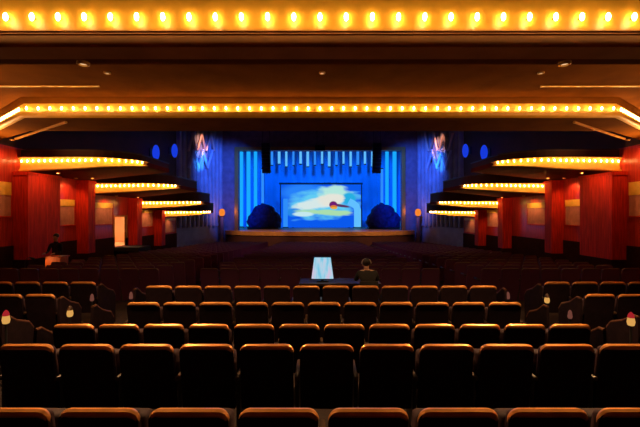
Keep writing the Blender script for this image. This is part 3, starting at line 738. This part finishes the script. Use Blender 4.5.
def hair_short(z, y0):
    def h(t):
        m = MB(); m.ell((0, y0-.022, z+.028), (.094, .105, .095), 14, 10); m.build('hair', M_HAIR, t, True)
    return h
def hz(t): hair_short(1.72, .0)(t); face(t, 1.69, .015)
person('person', 'dark-haired person in dark clothes standing behind the orange stand by the left wall', (ux_, ud, Z(uz)), J, E,
       lambda c: c.z > 1.545 or (abs(c.y) > .31 and c.z > 1.0), hz, PI)
# the orange-lit stand in front of them
pd = 12.75; px_ = (56.5-320)*pd/F; pz = floor_rel(pd)
t = thing('ushers_stand', 'small orange wooden stand with sloped top, in front of the standing person', 'stand', (px_, pd, Z(pz)))
m = MB(); m.rbox(-.27, .27, -.18, .22, .45, 1.02, .015); m.build('cabinet', M_STANDWOOD, t)
m = MB(); m.prism([(-.30, -.22), (.30, -.22), (.30, .25), (-.30, .25)], [1.02, 1.02, 1.02, 1.02], 1.055); m.build('top', M_STANDWOOD, t)
for sx in (-1, 1):
    for yy in (-.14, .18):
        m = MB(); m.box(sx*.22-.03, sx*.22+.03, yy-.03, yy+.03, 0, .46); m.build('leg', M_ARM, t)
o = MB().rbox(-.11, .11, -.15, .15, 0, .012, .004, 1).build('paper_stack', M_WHITE, None, False, (px_+.20, pd-.02, Z(pz)+1.057)); tag(o, 'small pale stack of papers on the orange stand', 'papers')
# lamp on a post, added to light the front of the stand
t = thing('added_stand_lamp', 'added small black swan-necked lamp fixed on a post beside the orange stand', 'lamp', (px_-.5, pd-.75, Z(floor_rel(pd-.75))))
m = MB(); m.lathe([(.11, 0), (.11, .02), (.015, .035)], 14); m.build('base', M_BLACK, t, True)
m = MB(); m.tube([(0, 0, .02), (0, 0, .9), (.03, .03, 1.02), (.10, .08, 1.05)], .010, 8); m.build('neck', M_BLACK, t, True)
m = MB(); m.tube([(.10, .08, 1.05), (.17, .17, .99)], [.02, .045], 10); m.build('lamp_head', M_BLACK, t, True)
spot('added_stand_lamp_light', (px_-.5+.2, pd-.75+.2, Z(pz)+.98), (px_+.02, pd-.15, Z(pz)+.8), 7, (1, .42, .14), 75, .5, .02)

# ------------------------------------------------------------------ mixing desk in the cross aisle with its lit screen and the operator
md = 8.45; mx0 = 322; mz = floor_rel(md)
X = lambda px, d: (px-320)*d/F
t = thing('mixing_desk', 'low dark control desk standing in the cross aisle under the lit screen', 'desk', (X(340, md), md, Z(mz)))
m = MB(); m.rbox(-.95, .95, -.05, .65, .68, .74, .012); m.build('desktop', M_ARM, t)
m = MB(); m.rbox(-.90, .90, .55, .60, .10, .68, .008); m.build('modesty_panel', M_SHELL, t)
for sx in (-1, 1):
    for yy in (.02, .58):
        m = MB(); m.box(sx*.88-.025, sx*.88+.025, yy-.025, yy+.025, 0, .68); m.build('leg', M_BLACK, t)
def ctl_mat():
    mm = bpy.data.materials.new('control_screen_glow'); mm.use_nodes = True; nt = mm.node_tree; nt.nodes.clear()
    tc = nt.nodes.new('ShaderNodeTexCoord'); mp = nt.nodes.new('ShaderNodeMapping'); mp.inputs['Scale'].default_value = (9, 1, 2)
    nz = nt.nodes.new('ShaderNodeTexNoise'); nz.inputs['Scale'].default_value = 1.3; rp = nt.nodes.new('ShaderNodeValToRGB')
    el = rp.color_ramp.elements; el[0].position = .33; el[0].color = (.18, .62, .85, 1); el[1].position = .68; el[1].color = (.72, .60, .80, 1)
    x = el.new(.5); x.color = (.45, .72, .88, 1)
    e = nt.nodes.new('ShaderNodeEmission'); e.inputs['Strength'].default_value = .9; o = nt.nodes.new('ShaderNodeOutputMaterial')
    nt.links.new(tc.outputs['Object'], mp.inputs[0]); nt.links.new(mp.outputs[0], nz.inputs['Vector']); nt.links.new(nz.outputs['Fac'], rp.inputs[0]); nt.links.new(rp.outputs[0], e.inputs[0]); nt.links.new(e.outputs[0], o.inputs[0]); return mm
sd_ = 8.6; t = thing('control_screen', 'bright pale blue upright screen glowing on the dark control desk', 'screen', (X(322.5, sd_), sd_, Z(mz)+.745))
w0, w1, sh, tl = .26, .195, .50, .10
def trap(mb, g, ya, yb, z0, z1, mi=0):
    vs = []
    for y in (ya, yb):
        vs += [(-w0-g, y, z0), (w0+g, y, z0), (w1+g, y+tl, z1), (-w1-g, y+tl, z1)]
    mb.add(vs, [(0, 1, 2, 3), (7, 6, 5, 4), (0, 4, 5, 1), (1, 5, 6, 2), (2, 6, 7, 3), (3, 7, 4, 0)], mi)
m = MB(); trap(m, .02, .005, .05, .05, .05+sh+.03); m.build('housing', M_BLACK, t)
m = MB(); trap(m, 0., -.004, .004, .07, .05+sh+.01); m.build('display', ctl_mat(), t)
m = MB(); m.rbox(-.14, .14, -.02, .16, 0, .02, .006); m.box(-.03, .03, .04, .09, .015, .15); m.build('foot', M_BLACK, t)
# operator's chair and operator, backs to the view
od = 8.0; ox = X(367.5, od)
oz = floor_rel(8.2)
t = thing('office_chair', 'dark low-backed chair in the cross aisle carrying the seated operator', 'chair', (ox, od, Z(-2.28)))
m = MB(); m.rbox(-.22, .22, -.20, .22, .40, .46, .02, 2); m.build('seat', M_COAT, t, True)
m = MB(); m.rbox(-.20, .20, -.26, -.21, .56, .84, .02, 2); m.build('backrest', M_COAT, t, True)
m = MB(); m.tube([(0, -.18, .42), (0, -.235, .45), (0, -.245, .60)], .018, 8); m.build('back_bar', M_BLACK, t, True)
m = MB(); m.tube([(0, 0, .06), (0, 0, .41)], .028, 10); m.build('column', M_BLACK, t, True)
for k in range(5):
    a = 2*PI*k/5+.3; m = MB(); m.tube([(0, 0, .075), (.25*math.cos(a), .25*math.sin(a), .05)], [.022, .016], 8); m.ell((.25*math.cos(a), .25*math.sin(a), .026), (.024, .024, .026), 8, 6); m.build('leg', M_BLACK, t, True)
J = {'pelvis': (0, -.05, .56, (.15, .115)), 'waist': (0, -.05, .70, (.135, .10)), 'chest': (0, .04, .88, (.175, .115)), 'neckb': (0, .13, 1.0, (.075, .07)), 'neck': (0, .17, 1.035, .055), 'jaw': (0, .22, 1.08, (.07, .08)), 'head': (0, .225, 1.14, (.078, .095)), 'crown': (0, .21, 1.205, (.06, .075))}
E = [('pelvis', 'waist'), ('waist', 'chest'), ('chest', 'neckb'), ('neckb', 'neck'), ('neck', 'jaw'), ('jaw', 'head'), ('head', 'crown')]
for sd, sx in (('l', -1), ('r', 1)):
    J.update({sd+'hip': (sx*.10, .02, .55, .092), sd+'knee': (sx*.13, .40, .53, .062), sd+'ankle': (sx*.13, .40, .10, .045), sd+'heel': (sx*.13, .385, .05, .042), sd+'toe': (sx*.14, .56, .036, .035),
              sd+'shoulder': (sx*.19, .05, .96, .065), sd+'elbow': (sx*.25, .12, .80, .045), sd+'wrist': (sx*.17, .36, .785, .028)})
    E += [('pelvis', sd+'hip'), (sd+'hip', sd+'knee'), (sd+'knee', sd+'ankle'), (sd+'ankle', sd+'heel'), (sd+'heel', sd+'toe'), ('chest', sd+'shoulder'), (sd+'shoulder', sd+'elbow'), (sd+'elbow', sd+'wrist')]
    hand(J, E, sd, J[sd+'wrist'][:3], (-sx*.1, 1, 0), (0, 0, -1), (-sx, .1, 0))
M_HEADBAND = mat('grey_headband', (.55, .5, .45), .35)
def hz2(t):
    hair_short(1.155, .22)(t); face(t, 1.13, .225)
    m = MB(); m.tube([(.104*math.cos(a), (.19), 1.15+.115*math.sin(a)) for a in [PI*k/14 for k in range(15)]], .014, 8); hp = m.build('headphones', M_HEADBAND, t, True)
person('person', 'seated person with pale headphones seen from behind, right of the lit screen', (ox, od, Z(-2.28)), J, E, lambda c: c.z > 1.02 or (c.y > .37 and c.z > .74), hz2)

# ------------------------------------------------------------------ stage and hall lights
BL = (.0, .36, 1.)
for x in (-7, -3.5, 0, 3.5, 7):
    spot('cyc_light', (x, 39.2, Z(8.3)), (x*1.05, 45, Z(2.2)), 1300, BL, 80, .8, .2)
for x in (-6, 0, 6):
    spot('cyc_floor_light', (x, 43.9, Z(-1.7)), (x, 45.1, Z(3)), 350, BL, 120, .8, .2)
for s in (-1, 1):
    tgt = A.lerp(B, 1.0)
    spot('splay_wash', (s*4.5, 26, Z(8.5)), (s*tgt.x, tgt.y, Z(2.8)), 12000, (.03, .13, 1), 42, .8, .3)
    spot('stage_front_lamp', (s*5, 24, Z(8.4)), (s*5.5, 34.5, Z(-2.4)), 6000, (1, .55, .25), 26, .7, .2)
spot('stage_front_lamp', (0, 24, Z(8.4)), (0, 33.2, Z(-2.4)), 5000, (1, .5, .2), 26, .7, .2)

for s in (-1, 1):
    spot('added_hall_fill', (s*4, 14.6, Z(8.6)), (s*3.5, 21, Z(-2.4)), 900, (1, .42, .55), 75, .9, .3)  # mauve fill added over the front seats, standing in for stage glow

# ------------------------------------------------------------------ world, view
w = bpy.data.worlds.new('world'); sc.world = w; w.use_nodes = True
w.node_tree.nodes['Background'].inputs['Color'].default_value = (.02, .008, .012, 1); w.node_tree.nodes['Background'].inputs['Strength'].default_value = .2
vs_ = sc.view_settings; vs_.view_transform = 'Standard'; vs_.look = 'None'; vs_.gamma = 1; vs_.exposure = 0; vs_.use_curve_mapping = False
sc.cycles.max_bounces = 6; sc.cycles.use_denoising = True; sc.cycles.sample_clamp_indirect = 20
